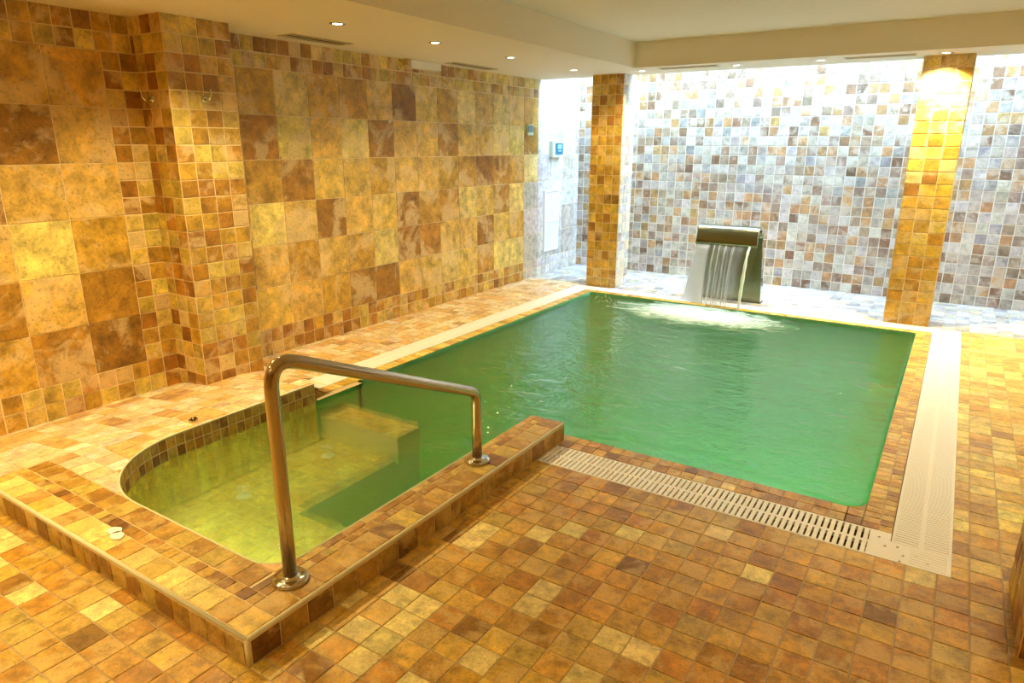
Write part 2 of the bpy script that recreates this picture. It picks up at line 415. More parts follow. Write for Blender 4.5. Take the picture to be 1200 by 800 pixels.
# ------------------------------------------------------------------ raised curb round the small basin
def deck_h(x, y):
    k = 1.0
    if x < -3.85: k *= max(0, min(1, (x-XL)/(-3.85-XL)))
    if y > LEDGE_Y and x < BX0+.1: k *= max(0, 1-(y-LEDGE_Y)/.29)
    return PZ*k
fd = lambda u, v, h: (u, v, deck_h(u, v)+h)
t = empty('raised_pool_curb', (-2.4, 1.3, 0), 'low raised tiled platform and curb wrapping the small yellow basin', 'pool curb')
mb = MB()
H2 = [BASIN]
# near arm: big tiles, a strip of small mosaic, then rim tiles
x_end = PX1
E_ = .014
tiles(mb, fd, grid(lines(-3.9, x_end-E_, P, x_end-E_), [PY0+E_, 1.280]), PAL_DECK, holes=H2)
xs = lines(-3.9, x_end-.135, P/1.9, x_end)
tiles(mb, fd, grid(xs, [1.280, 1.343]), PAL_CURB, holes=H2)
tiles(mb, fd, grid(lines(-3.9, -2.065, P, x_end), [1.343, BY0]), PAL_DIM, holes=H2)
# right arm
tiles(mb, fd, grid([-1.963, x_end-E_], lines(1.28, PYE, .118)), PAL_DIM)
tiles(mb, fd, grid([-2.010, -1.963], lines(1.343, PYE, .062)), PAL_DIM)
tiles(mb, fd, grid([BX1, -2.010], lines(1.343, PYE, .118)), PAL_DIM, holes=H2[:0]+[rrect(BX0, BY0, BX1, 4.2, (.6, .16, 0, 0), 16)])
# left deck and its ramps
vs = lines(BY0, LEDGE_Y, P, 1.343)
tiles(mb, fd, grid(lines(-3.9, BX1, P, x_end), vs), PAL_GLARE, holes=H2+[[(-3.2, 2.2), (-1, 2.2), (-1, 5), (-3.2, 5)]])
vs = lines(PY0+E_, LEDGE_Y, P, 1.343)
tiles(mb, fd, grid(lines(XL, -3.9, P, x_end), [v for v in vs if v < 2.755]+[2.755])+grid(lines(XP, -3.9, P, x_end), [2.755]+[v for v in vs if v > 2.76]), PAL_GLARE)
tiles(mb, fd, grid(lines(XP, -4.01, P, x_end), [LEDGE_Y, LEDGE_Y+.15, LEDGE_Y+.30])+grid(lines(-4.01, -3.8, P, x_end), [LEDGE_Y, LEDGE_Y+.15]), PAL_GLARE)
# body: bed under the tiles, split into columns so that it follows the ramp and the basin outline
def bed(poly):
    if area(poly) < 1e-6: return
    mb.poly([(x, y, deck_h(x, y)) for x, y in poly], 1)
    mb.poly([(x, y, -.02) for x, y in poly][::-1], 1)
cells = []
xg = [XL+.001, XP, -4.3, -4.1, -4.01, -3.9, -3.85, -3.66, -3.3, -2.9, -2.5, -2.2, BX1, PX1]; yg = [PY0, 1.3, BY0, 1.7, 2.1, 2.6, 2.755, LEDGE_Y, LEDGE_Y+.155, 3.257, LEDGE_Y+.29, PYE]
for i in range(len(xg)-1):
    for j in range(len(yg)-1):
        x0, x1, y0, y1 = xg[i], xg[i+1], yg[j], yg[j+1]
        if x1 <= XP+1e-6 and y0 >= 2.755-1e-6 and y1 <= 3.257+1e-6: continue
        if x0 >= BX1-1e-6 or y1 <= LEDGE_Y+1e-6 or (x1 <= -4.01+1e-6 and y1 <= LEDGE_Y+.2901) or (x1 <= -3.66+1e-6 and y1 <= LEDGE_Y+.1551):
            for pc in subtract([(x0, y0), (x1, y0), (x1, y1), (x0, y1)], BASIN)[0]:
                bed(pc)
# outer faces with one row of tiles
ff = lambda u, v, h: (u, PY0-h, v)
mb.poly([(-4.78, PY0, -.02), (PX1, PY0, -.02), (PX1, PY0, PZ), (-3.85, PY0, PZ), (-4.78, PY0, 0)], 1)
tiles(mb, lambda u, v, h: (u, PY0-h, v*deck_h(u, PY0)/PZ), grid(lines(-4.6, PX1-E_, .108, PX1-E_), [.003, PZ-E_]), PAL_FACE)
fs = lambda u, v, h: (PX1+h, u, v)
mb.poly([(PX1, PY0, -.02), (PX1, PYE, -.02), (PX1, PYE, PZ), (PX1, PY0, PZ)], 1)
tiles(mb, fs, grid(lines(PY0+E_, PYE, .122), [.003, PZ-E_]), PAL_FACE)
fe = lambda u, v, h: (u, PYE+h, v)
mb.poly([(PX1, PYE, -.25), (BX1, PYE, -.25), (BX1, PYE, PZ), (PX1, PYE, PZ)], 1)
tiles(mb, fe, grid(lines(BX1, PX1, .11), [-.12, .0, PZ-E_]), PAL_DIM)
# inner face following the rim, two visible mosaic rows and more below the water
path = []
arc = [p for p in BASIN]
# order: from the far left end round the near side to the far right end
left = [(BX0, LEDGE_Y-i*.05) for i in range(0, int((LEDGE_Y-2.06)/.05)+1)]
c1 = [(BX0+.60+.60*math.cos(math.radians(180+90*i/24)), BY0+.60+.60*math.sin(math.radians(180+90*i/24))) for i in range(25)]
c2 = [(BX1-.16+.16*math.cos(math.radians(270+90*i/10)), BY0+.16+.16*math.sin(math.radians(270+90*i/10))) for i in range(11)]
right = [(BX1, 1.7), (BX1, 2.2), (BX1, 2.8), (BX1, PYE)]
path = left+c1+c2+right
dist = [0]
for i in range(1, len(path)): dist.append(dist[-1]+math.dist(path[i], path[i-1]))
def along(s_):
    for i in range(1, len(path)):
        if s_ <= dist[i] or i == len(path)-1:
            d = max(1e-6, dist[i]-dist[i-1]); k = (s_-dist[i-1])/d
            a, b = path[i-1], path[i]; tx, ty = (b[0]-a[0])/d, (b[1]-a[1])/d
            return a[0]+(b[0]-a[0])*k, a[1]+(b[1]-a[1])*k, -ty, tx
def fc(u, v, h):
    x, y, nx, ny = along(max(0, min(dist[-1], u))); return (x+nx*h, y+ny*h, v)
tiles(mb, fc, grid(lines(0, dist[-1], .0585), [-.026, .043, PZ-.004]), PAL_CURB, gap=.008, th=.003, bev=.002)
tiles(mb, fc, grid(lines(0, dist[-1], .0585), [-.32, -.085, -.026]), PAL_SHELF, gap=.002, th=.002, bev=.001)
for i in range(1, len(path)):
    a, b = path[i-1], path[i]
    mb.poly([(a[0], a[1], -.9), (b[0], b[1], -.9), (b[0], b[1], PZ), (a[0], a[1], PZ)], 1)
curb = mb.build('tiled_body', [M['floor_stone'], M['grout']], t)
# pale grout nosing on the outer edges
mb = MB()
mb.tube([(x, y, PZ+.0005) for x, y in path[:-1]], .0055, 8)
mb.tube([(-3.85, PY0+.006, PZ-.004), (PX1-.004, PY0+.006, PZ-.004)], .0085, 10)
mb.tube([(PX1-.006, PY0+.004, PZ-.004), (PX1-.006, PYE, PZ-.004)], .0085, 10)
mb.tube([(PX1-.006, PY0+.006, 0), (PX1-.006, PY0+.006, PZ-.002)], .0085, 10)
mb.build('edge_nosing', simple('nosing grout', (.70, .68, .46), .7, bump=.4, bscale=150), t)

# ------------------------------------------------------------------ pool shell
t = empty('swimming_pool', (-1.9, 5.5, WATER), 'green rectangular indoor pool with an orange tiled rim', 'pool')
mb = MB()
PH = [POOL]
tiles(mb, up_fn, grid([IX0, WX0], lines(LEDGE_Y+.0, IY1, .06)), PAL_DECK, holes=PH)
tiles(mb, up_fn, grid([WX1, (WX1+IX1)/2+.01, IX1], lines(IY0, IY1, .058)), PAL_COLUMN, holes=PH)
tiles(mb, up_fn, grid(lines(PX1+.003, WX1, .075), [IY0, (IY0+WY0)/2, WY0]), PAL_FLOOR, holes=PH)
tiles(mb, up_fn, grid(lines(WX0, WX1, .06), [WY1, IY1]), PAL_COLUMN, holes=PH)
cr = [(WX1-.11, WY0, WX1, WY0+.11)]
tiles(mb, up_fn, cr, PAL_COLUMN, holes=PH)
tiles(mb, up_fn, [(WX0, WY1-.05, WX0+.05, WY1), (WX1-.05, WY1-.05, WX1, WY1)], PAL_COLUMN, holes=PH)
for (x0, y0, x1, y1) in ((IX0, LEDGE_Y, WX0+.06, IY1), (WX1-.12, IY0, IX1, IY1), (PX1-.05, IY0, WX1, WY0+.12), (WX0, WY1-.06, WX1, IY1)):
    K = POOL if True else None
    for pc in subtract([(x0, y0), (x1, y0), (x1, y1), (x0, y1)], K)[0]:
        if not (x0 == PX1-.05 and False):
            mb.poly([(x, y, -.001) for x, y in pc], 1)
mb.build('rim', [M['floor_stone'], M['grout_floor']], t)
mb = MB()
n = len(POOL)
for i in range(n):
    a, b = POOL[i], POOL[(i+1) % n]
    # the near side is open between the left rim and the end of the curb, where the small basin joins
    if abs(a[1]-WY0) < .03 and abs(b[1]-WY0) < .03 and a[0] < BX0+.1 and b[0] > BX1:
        a = (PX1+.0, a[1])
    mb.poly([(a[0], a[1], -1.35), (b[0], b[1], -1.35), (b[0], b[1], 0), (a[0], a[1], 0)], 1)
mb.poly([(PX1, WY0, -1.35), (PX1, PYE, -1.35), (PX1, PYE, 0), (PX1, WY0, 0)], 1)
mb.poly([(BX1, PYE, -1.35), (PX1, PYE, -1.35), (PX1, PYE, -.1), (BX1, PYE, -.1)], 1)
mb.poly([(BX1, PYE, -1.35), (BX1, 1.4, -1.35), (BX1, 1.4, -.3), (BX1, PYE, -.3)], 1)
mb.poly([(BX0, LEDGE_Y, -1.35), (WX0, LEDGE_Y, -1.35), (WX0, LEDGE_Y, 0), (BX0, LEDGE_Y, 0)], 1)
mb.poly([(WX0, LEDGE_Y, -1.35), (WX0, WY0+.05, -1.35), (WX0, WY0+.05, 0), (WX0, LEDGE_Y, 0)], 1)
tiles(mb, lambda u, v, h: (u, v, -1.30+h), grid(lines(-3.7, WX1, .2), lines(2.2, WY1, .2)), PAL_POOL)
mb.poly([(-3.8, 1.2, -1.3), (0, 1.2, -1.3), (0, 7.6, -1.3), (-3.8, 7.6, -1.3)], 1)
mb.build('pool_shell', [M['floor_stone'], M['pool_paint']], t)
for x in (-1.35, -.60):  # unseen lamps added in the near wall to brighten the pool water
    mb = MB(); mb.lathe([(0, .012), (.07, .010), (.10, .006), (.11, 0)], (x, WY0+.003, -.55), (0, 1, 0), 32); mb.build('added_pool_lamp', M['white_plastic'], t)
    ld = bpy.data.lights.new('added_pool_light', 'SPOT'); ld.energy = 24; ld.color = (.85, 1, .8); ld.spot_size = math.radians(150); ld.spot_blend = .6; ld.shadow_soft_size = .07
    lo = bpy.data.objects.new('added_pool_light', ld); COL.objects.link(lo); lo.location = (x, WY0+.04, -.55); lo.rotation_euler = (math.radians(90), 0, 0)
# shallow seat floor and the yellow ledge under water
mb = MB()
SZ = -.32; SX = -2.955; SY = 2.29
xs0 = lines(BX0-.02, SX, P); xs1 = lines(SX, BX1, P)
tiles(mb, lambda u, v, h: (u, v, SZ+h), grid(xs0, lines(1.4, 3.12, P))+grid(xs1, lines(1.4, SY, P)), PAL_SHELF)
mb.box(BX0-.03, 1.3, SZ-.9, SX, 3.36, SZ, 1); mb.box(SX, 1.3, SZ-.9, BX1, SY, SZ, 1)
mb.build('seat_floor', [M['floor_stone'], M['grout_pale']], t)
mb = MB()
tiles(mb, lambda u, v, h: (u, v, -.15+h), grid(lines(-3.68, -2.93, P), [3.12, 3.235, 3.35]), PAL_SHELF)
mb.box(-3.69, 3.12, SZ-.02, -2.93, 3.35, -.15, 1)
mb.build('underwater_ledge', [M['floor_stone'], M['grout']], t)
for x in (-3.0, -2.5):  # unseen lamps added under the near rim to brighten the basin
    mb = MB(); mb.lathe([(0, .010), (.04, .008), (.06, .004), (.065, 0)], (x, BY0+.004, -.17), (0, 1, 0), 28); mb.build('added_basin_lamp', M['white_plastic'], t)
    ld = bpy.data.lights.new('added_basin_light', 'SPOT'); ld.energy = 9; ld.color = (1, .86, .42); ld.spot_size = math.radians(160); ld.spot_blend = .7; ld.shadow_soft_size = .05
    lo = bpy.data.objects.new('added_basin_light', ld); COL.objects.link(lo); lo.location = (x, BY0+.05, -.15); lo.rotation_euler = (math.radians(84), 0, 0)
# round inlets of the basin
for (x, y) in ((-3.40, 2.92), (-3.40, 2.25)):
    mb = MB(); mb.lathe([(0, .010), (.018, .010), (.020, .006), (.040, .008), (.045, 0)], (x, y, SZ+.003)); mb.build('round_inlet', M['white_plastic'], t)

# ------------------------------------------------------------------ water
def water_material():
    mm = bpy.data.materials.new('pool water'); mm.use_nodes = True; nt = mm.node_tree; nt.nodes.clear(); N = nt.nodes.new; L = nt.links.new
    out = N('ShaderNodeOutputMaterial'); tr = N('ShaderNodeBsdfTransparent'); tr.inputs[0].default_value = (1, 1, 1, 1)
    gl = N('ShaderNodeBsdfGlossy'); gl.inputs['Roughness'].default_value = .06; gl.inputs['Color'].default_value = (1, 1, 1, 1)
    fr_ = N('ShaderNodeFresnel'); fr_.inputs['IOR'].default_value = 1.5
    tc = N('ShaderNodeTexCoord'); mp = N('ShaderNodeMapping'); mp.inputs['Scale'].default_value = (1.0, 1.6, 1); mp.inputs['Rotation'].default_value = (0, 0, .5)
    L(tc.outputs['Object'], mp.inputs['Vector'])
    n1 = N('ShaderNodeTexNoise'); n1.inputs['Scale'].default_value = 4.5; n1.inputs['Detail'].default_value = 4; n1.inputs['Distortion'].default_value = .6
    n2 = N('ShaderNodeTexNoise'); n2.inputs['Scale'].default_value = 22; n2.inputs['Detail'].default_value = 3; n2.inputs['Distortion'].default_value = .4
    L(mp.outputs[0], n1.inputs['Vector']); L(mp.outputs[0], n2.inputs['Vector'])
    ma = N('ShaderNodeMath'); ma.operation = 'MULTIPLY_ADD'; ma.inputs[1].default_value = .30; L(n2.outputs['Fac'], ma.inputs[0]); L(n1.outputs['Fac'], ma.inputs[2])
    bp = N('ShaderNodeBump'); bp.inputs['Strength'].default_value = .7; bp.inputs['Distance'].default_value = .04; L(ma.outputs[0], bp.inputs['Height'])
    L(bp.outputs[0], gl.inputs['Normal']); L(bp.outputs[0], fr_.inputs['Normal'])
    mx = N('ShaderNodeMixShader'); rf = N('ShaderNodeBsdfRefraction'); rf.inputs['Color'].default_value = (1, 1, 1, 1); rf.inputs['Roughness'].default_value = .10; rf.inputs['IOR'].default_value = 1.05; L(bp.outputs[0], rf.inputs['Normal'])
    mw_ = N('ShaderNodeMixShader'); mw_.inputs[0].default_value = .4; L(tr.outputs[0], mw_.inputs[1]); L(rf.outputs[0], mw_.inputs[2])
    L(fr_.outputs[0], mx.inputs[0]); L(mw_.outputs[0], mx.inputs[1]); L(gl.outputs[0], mx.inputs[2]); L(mx.outputs[0], out.inputs['Surface'])
    ab = N('ShaderNodeVolumeAbsorption'); ab.inputs['Color'].default_value = (.60, .985, .66, 1); ab.inputs['Density'].default_value = 1.0
    sc_ = N('ShaderNodeVolumeScatter'); sc_.inputs['Color'].default_value = (.50, 1.0, .46, 1); sc_.inputs['Density'].default_value = .36; sc_.inputs['Anisotropy'].default_value = .2
    ad = N('ShaderNodeAddShader'); L(ab.outputs[0], ad.inputs[0]); L(sc_.outputs[0], ad.inputs[1]); L(ad.outputs[0], out.inputs['Volume'])
    return mm
M['water'] = water_material()
mb = MB()
gx = [WX0-.012]+[WX0+.06*i for i in range(1, 59)]+[WX1+.012]
gx = [x for x in gx if x <= WX1-.03]+[WX1+.012]
ys = [BY0-.012]+[BY0+.06*i for i in range(1, 33)]
ys = [y for y in ys if y < PYE-.03]+[PYE]+[PYE+.03+.06*i for i in range(1, 68) if PYE+.03+.06*i < WY1-.03]+[WY1+.012]
bxi = min(range(len(gx)), key=lambda i: abs(gx[i]-(BX1+.012))); gx[bxi] = BX1+.012
vid = {}
def wz(x, y):
    d = math.hypot(x+2.3, (y-7.1)*1.3)
    return WATER+.004*noise.noise((x*3, y*3, 0))+.006*math.exp(-d*1.2)*math.sin(d*16)
def gv(i, j, top):
    k = (i, j, top)
    if k not in vid:
        vid[k] = len(mb.v); x, y = gx[i], ys[j]
        edge = x < WX0 or x > WX1 or y < BY0 or y > WY1
        mb.v.append((x, y, wz(x, y) if top else -1.29))
    return vid[k]
inside = lambda i, j: 0 <= i < len(gx)-1 and 0 <= j < len(ys)-1 and (ys[j] >= PYE-1e-6 or gx[i+1] <= BX1+.013)
def face(idx, sm=False): mb.f.append(idx); mb.c.append((.5,)*4); mb.m.append(0); mb.sm.append(sm)
for i in range(len(gx)-1):
    for j in range(len(ys)-1):
        if not inside(i, j): continue
        face((gv(i, j, 1), gv(i+1, j, 1), gv(i+1, j+1, 1), gv(i, j+1, 1)), True)
        face((gv(i, j, 0), gv(i, j+1, 0), gv(i+1, j+1, 0), gv(i+1, j, 0)))
        for (di, dj, a, b) in ((0, -1, (i, j), (i+1, j)), (1, 0, (i+1, j), (i+1, j+1)), (0, 1, (i+1, j+1), (i, j+1)), (-1, 0, (i, j+1), (i, j))):
            if not inside(i+di, j+dj): face((gv(*a, 0), gv(*b, 0), gv(*b, 1), gv(*a, 1)))
tag(mb.build('pool_water', M['water']), 'rippling green water filling the pool and the small basin', 'water')

# ------------------------------------------------------------------ overflow gratings
def grating(name, x0, y0, x1, y1, along_x, label, pitch=.0285, bar=.019, z=.004):
    """bars run across the strip; two side rails and a spine run along it"""
    t = empty(name, ((x0+x1)/2, (y0+y1)/2, 0), label, 'grating', 'white overflow gratings round the pool')
    mb = MB(); a0, a1 = (x0, x1) if along_x else (y0, y1); b0, b1 = (y0, y1) if along_x else (x0, x1)
    def bx(a, b, a_, b_, z0, z1):
        if along_x: mb.box(a, b, z0, a_, b_, z1)
        else: mb.box(b, a, z0, b_, a_, z1)
    n_ = int((a1-a0)/pitch)
    for i in range(n_):
        a = a0+(i+.5)*(a1-a0)/n_
        bx(a-bar/2, b0+.004, a+bar/2, b1-.004, z-.012, z)
    mb.build('bars', M['white_plastic'], t)
    mb = MB()
    for b in (b0, b1-.012, (b0+b1)/2-.010): bx(a0, b, a1, b+(.012 if b != (b0+b1)/2-.010 else .02), z-.022, z-.0008)
    mb.build('side_rails', M['white_plastic'], t)
    mb = MB(); bx(a0, b0-.0, a1, b1+.0, -.12, -.10); bx(a0, b0-.004, a1, b0, -.12, -.012); bx(a0, b1, a1, b1+.004, -.12, -.012)
    mb.build('channel', M['channel'], t)
    return t
grating('overflow_grating', PX1+.006, GY0, -.115, IY0-.004, True, 'white slatted grating along the near pool edge, from the curb to the right corner')
grating('overflow_grating', IX1+.004, GY0+.17, GX1, IY1, False, 'white slatted grating along the right pool edge', .022, .0165)
grating('overflow_grating', GX0, LEDGE_Y+.16, IX0-.004, IY1, False, 'white slatted grating along the left pool edge beside the brown wall', .022, .0165)
grating('overflow_grating', GX0, IY1+.004, GX1, GY1, True, 'white slatted grating along the far pool edge before the columns', .022, .0165)
t = empty('corner_plate', (.05, 3.17, 0), 'white drilled corner plate where the near and right gratings meet', 'drain cover')
mb = MB()
# plate with small square holes: built as a lattice
x0, x1, y0, y1 = -.115, GX1, GY0, IY0-.004
def plate(px0, px1, py0, py1, holes):
    xs_ = sorted({px0, px1, *[h[0]-.005 for h in holes], *[h[0]+.005 for h in holes]}); ys_ = sorted({py0, py1, *[h[1]-.006 for h in holes], *[h[1]+.006 for h in holes]})
    for i in range(len(xs_)-1):
        for j in range(len(ys_)-1):
            cx_, cy_ = (xs_[i]+xs_[i+1])/2, (ys_[j]+ys_[j+1])/2
            if any(abs(cx_-h[0]) < .005 and abs(cy_-h[1]) < .006 for h in holes): continue
            mb.box(xs_[i], ys_[j], -.01, xs_[i+1], ys_[j+1], .004)
hs = [(-.075, 3.27), (-.045, 3.20), (-.012, 3.29), (.004, 3.22), (.03, 3.155), (.06, 3.25), (.08, 3.18), (.125, 3.14), (.02, 3.10)]
plate(x0, x1, y0, GY0+.17, [h for h in hs if h[1] < GY0+.16])
plate(x0, IX1+.0, GY0+.17, y1, [h for h in hs if h[1] > GY0+.18 and h[0] < IX1-.01])
mb.build('plate', M['white_plastic'], t)
mb = MB()
for i in range(7): mb.box(.055+.0, 3.105+.021*i, .004, .195, 3.116+.021*i, .0055)
mb.build('rib', M['white_plastic'], t)
mb = MB(); mb.box(x0, y0, -.12, IX1, y1, -.10); mb.box(IX1, y0, -.12, x1, GY0+.165, -.10); mb.build('channel', M['channel'], t)

# ------------------------------------------------------------------ handrail
t = empty('handrail', (-1.962, 1.457, PZ), 'brushed steel handrail sloping down over the small basin curb', 'handrail')
HXr = -1.963
def bend(p0, pc, p1, n=10): return [tuple((1-s)**2*Vector(p0)+2*s*(1-s)*Vector(pc)+s*s*Vector(p1)) for s in [i/n for i in range(n+1)]]
A = (HXr, 1.457, PZ); B = (HXr, 1.457, 1.03); C_ = (HXr, 2.70, .510); D = (HXr, 2.70, PZ)
d = (Vector(C_)-Vector(B)).normalized()
path_r = [A, (HXr, 1.457, .5)]+bend((HXr, 1.457, .90), B, tuple(Vector(B)+d*.13))+bend(tuple(Vector(C_)-d*.055), C_, (HXr, 2.70, .455))+[(HXr, 2.70, .3), D]
mb = MB(); mb.tube(path_r, .0265, 28); mb.build('rail_tube', M['steel'], t)
for y in (1.457, 2.70):
    mb = MB(); mb.lathe([(.0, .0), (.069, .0), (.070, .010), (.066, .016), (.045, .018), (.032, .018), (.030, .026), (.026, .027)], (HXr, y, PZ+.004), seg=40)
    mb.build('flange', M['chrome'], t)

# ------------------------------------------------------------------ steel waterfall spout
t = empty('waterfall_spout', (-2.1, 7.95, 0), 'curved stainless steel waterfall spout pouring into the far side of the pool', 'fountain')
SX0, SX1 = -2.47, -1.80
outer = [(8.10, 0), (8.075, .25), (8.04, .50), (8.005, .68)]
for i in range(1, 13):
    a = math.radians(180*i/12); cy_, cz_ = 7.862, .705
    outer.append((cy_+.135*math.cos(a*.93)+.005, cz_+.175*math.sin(a*.93)))
inner = [(7.97, 0), (7.975, .25), (7.98, .50), (7.975, .66)]
for i in range(1, 13):
    a = math.radians(180*i/12); inner.append((7.862+.108*math.cos(a*.93)+.005, .70+.150*math.sin(a*.93)))
outer += [(7.724, .705), (7.718, .668)]; inner += [(7.740, .705), (7.733, .668)]
mb = MB(); n = len(outer)
def wx(z, side):   # the plate widens towards its foot
    return (SX0-.02*(1-z/.88)) if side < 0 else (SX1+.05*(1-z/.88))
for i in range(n-1):
    for (pts, flip) in ((outer, False), (inner, True)):
        a, b = pts[i], pts[i+1]
        q = [(wx(a[1], -1), a[0], a[1]), (wx(a[1], 1), a[0], a[1]), (wx(b[1], 1), b[0], b[1]), (wx(b[1], -1), b[0], b[1])]
        mb.poly(q if flip else q[::-1], 0, smooth=True)
mb.poly([(wx(outer[-1][1], -1), *outer[-1]), (wx(outer[-1][1], 1), *outer[-1]), (wx(inner[-1][1], 1), *inner[-1]), (wx(inner[-1][1], -1), *inner[-1])], 0)
mb.build('curved_plate', M['steel_dark'], t, weld=True)
for sd in (-1, 1):
    mb = MB()
    for i in range(n-1):
        q = [(wx(p[1], sd), p[0], p[1]) for p in (outer[i], outer[i+1], inner[i+1], inner[i])]
        mb.poly(q if sd > 0 else q[::-1], 0)
    mb.build('side_cheek', M['chrome'], t)
mb = MB(); mb.box(SX0-.03, 7.955, 0, SX1+.06, 8.115, .008); mb.build('foot_plate', M['steel_dark'], t)

# falling water and foam
def veil(name, dens, cw=(.9, .95, 1, 1)):
    mm = bpy.data.materials.new(name); mm.use_nodes = True; nt = mm.node_tree; nt.nodes.clear(); N = nt.nodes.new; L = nt.links.new
    out = N('ShaderNodeOutputMaterial'); tr = N('ShaderNodeBsdfTransparent'); pr = N('ShaderNodeBsdfPrincipled')
    pr.inputs['Base Color'].default_value = cw; pr.inputs['Roughness'].default_value = .25
    at = N('ShaderNodeAttribute'); at.attribute_name = 'tile'
    tc = N('ShaderNodeTexCoord'); mp = N('ShaderNodeMapping'); mp.inputs['Scale'].default_value = (42, 2, 1.2); L(tc.outputs['Object'], mp.inputs['Vector'])
    n_ = N('ShaderNodeTexNoise'); n_.inputs['Scale'].default_value = 1; n_.inputs['Detail'].default_value = 4; L(mp.outputs[0], n_.inputs['Vector'])
    r = N('ShaderNodeMapRange'); r.inputs['From Min'].default_value = .45; r.inputs['From Max'].default_value = .75; r.inputs['To Min'].default_value = dens*.25; r.inputs['To Max'].default_value = dens
    L(n_.outputs['Fac'], r.inputs['Value'])
    m_ = N('ShaderNodeMath'); m_.operation = 'MULTIPLY'; m_.use_clamp = True; L(r.outputs[0], m_.inputs[0]); L(at.outputs['Alpha'], m_.inputs[1])
    mx = N('ShaderNodeMixShader'); L(m_.outputs[0], mx.inputs[0]); L(tr.outputs[0], mx.inputs[1]); tl = N('ShaderNodeBsdfTranslucent'); tl.inputs[0].default_value = cw; mt_ = N('ShaderNodeMixShader'); mt_.inputs[0].default_value = .7; L(pr.outputs[0], mt_.inputs[1]); L(tl.outputs[0], mt_.inputs[2]); L(mt_.outputs[0], mx.inputs[2]); L(mx.outputs[0], out.inputs['Surface'])
    return mm
M['veil'] = veil('falling water', 1.0)
LIP = (7.724, .668)
def fall(s, reach):   # s 0..1 down the fall
    return (LIP[0]-reach*math.sqrt(max(0, s)), LIP[1]-(LIP[1]-WATER)*s)
t = empty('falling_water', (-2.1, 7.55, WATER), 'thin white curtain of water falling from the steel spout into the pool', 'falling water')
def curtain(name, xa0, xb0, xa1, xb1, r0, r1, alpha, thick=.012):
    mb = MB(); NU, NV = 14, 16
    for side in (0, 1):
        for i in range(NU):
            for j in range(NV):
                q = []
                for (ii, jj) in ((i, j), (i+1, j), (i+1, j+1), (i, j+1)):
                    fu, fv = ii/NU, jj/NV
                    y, z = fall(fv, r0+(r1-r0)*fu)
                    x = (xa0+(xb0-xa0)*fu)*(1-fv)+(xa1+(xb1-xa1)*fu)*fv
                    q.append((x, y+side*thick, z+.004*math.sin(fu*40)*0))
                e = min(1, 1.4*math.sin(math.pi*(i+.5)/NU))
                mb.poly(q, 0, (1, 1, 1, alpha*e), True)
    return mb.build(name, M['veil'], t)
curtain('water_curtain', -2.46, -2.30, -2.60, -2.30, .05, .16, 6)
curtain('thin_curtain', -2.32, -1.90, -2.34, -1.93, .16, .20, .5)
# the solid rope of water at the right end
mb = MB()
pth = []; rad = []
for i in range(15):
    s = i/14; y, z = fall(s, .235); pth.append((-1.865-.005*s, y, z)); rad.append(.011+.008*math.sin(s*3)+.003*math.sin(i*2.1))
mb.tube(pth, rad, 12)
mw, nt, b = mat('clear water rope'); b.inputs['Base Color'].default_value = (.80, .88, .80, 1); b.inputs['Roughness'].default_value = .15; b.inputs['Alpha'].default_value = .72
mb.build('water_rope', mw, t)
for (x, r_, al) in ((-2.25, .10, .005), (-2.19, .12, .004), (-2.12, .13, .003), (-2.03, .15, .003)):
    mb = MB(); pth = [(x-.03*(i/10), *fall(i/10, r_)) for i in range(11)]; mb.tube(pth, al, 8); mb.build('water_strand', mw, t)

# foam lying on the water where the curtain lands
def foam_material():
    mm = bpy.data.materials.new('foam'); mm.use_nodes = True; nt = mm.node_tree; nt.nodes.clear(); N = nt.nodes.new; L = nt.links.new
    out = N('ShaderNodeOutputMaterial'); tr = N('ShaderNodeBsdfTransparent'); pr = N('ShaderNodeBsdfPrincipled')
    pr.inputs['Base Color'].default_value = (.74, .95, .84, 1); pr.inputs['Roughness'].default_value = .6
    at = N('ShaderNodeAttribute'); at.attribute_name = 'tile'
    tc = N('ShaderNodeTexCoord'); mp = N('ShaderNodeMapping'); mp.inputs['Scale'].default_value = (3.0, 8, 1); mp.inputs['Rotation'].default_value = (0, 0, .25); L(tc.outputs['Object'], mp.inputs['Vector'])
    n_ = N('ShaderNodeTexNoise'); n_.inputs['Scale'].default_value = 1.3; n_.inputs['Detail'].default_value = 8; n_.inputs['Roughness'].default_value = .65; n_.inputs['Distortion'].default_value = 1.2; L(mp.outputs[0], n_.inputs['Vector'])
    ad = N('ShaderNodeMath'); ad.operation = 'ADD'; L(n_.outputs['Fac'], ad.inputs[0]); L(at.outputs['Alpha'], ad.inputs[1])
    r = N('ShaderNodeMapRange'); r.inputs['From Min'].default_value = .92; r.inputs['From Max'].default_value = 1.35; r.inputs['To Max'].default_value = .85; L(ad.outputs[0], r.inputs['Value'])
    mx = N('ShaderNodeMixShader'); L(r.outputs[0], mx.inputs[0]); L(tr.outputs[0], mx.inputs[1]); L(pr.outputs[0], mx.inputs[2]); L(mx.outputs[0], out.inputs['Surface'])
    return mm
M['foam'] = foam_material()
mb = MB(); NX, NY = 44, 26
fx0, fx1, fy0, fy1 = -3.45, -1.15, 6.25, 7.49
def fpt(i, j):
    x = fx0+(fx1-fx0)*i/NX; y = fy0+(fy1-fy0)*j/NY
    a = 1.35-math.hypot((x+2.2)/1.15, (y-7.08)/.62)
    return x, y, a
for i in range(NX):
    for j in range(NY):
        pts_ = [fpt(i, j), fpt(i+1, j), fpt(i+1, j+1), fpt(i, j+1)]
        a = sum(p[2] for p in pts_)/4
        if a < .05: continue
        mb.poly([(p[0], p[1], wz(p[0], p[1])+.006+.02*max(0, p[2]-.2)*(.6+noise.noise((p[0]*9, p[1]*14, 3)))) for p in pts_], 0, (1, 1, 1, a*.8), True)
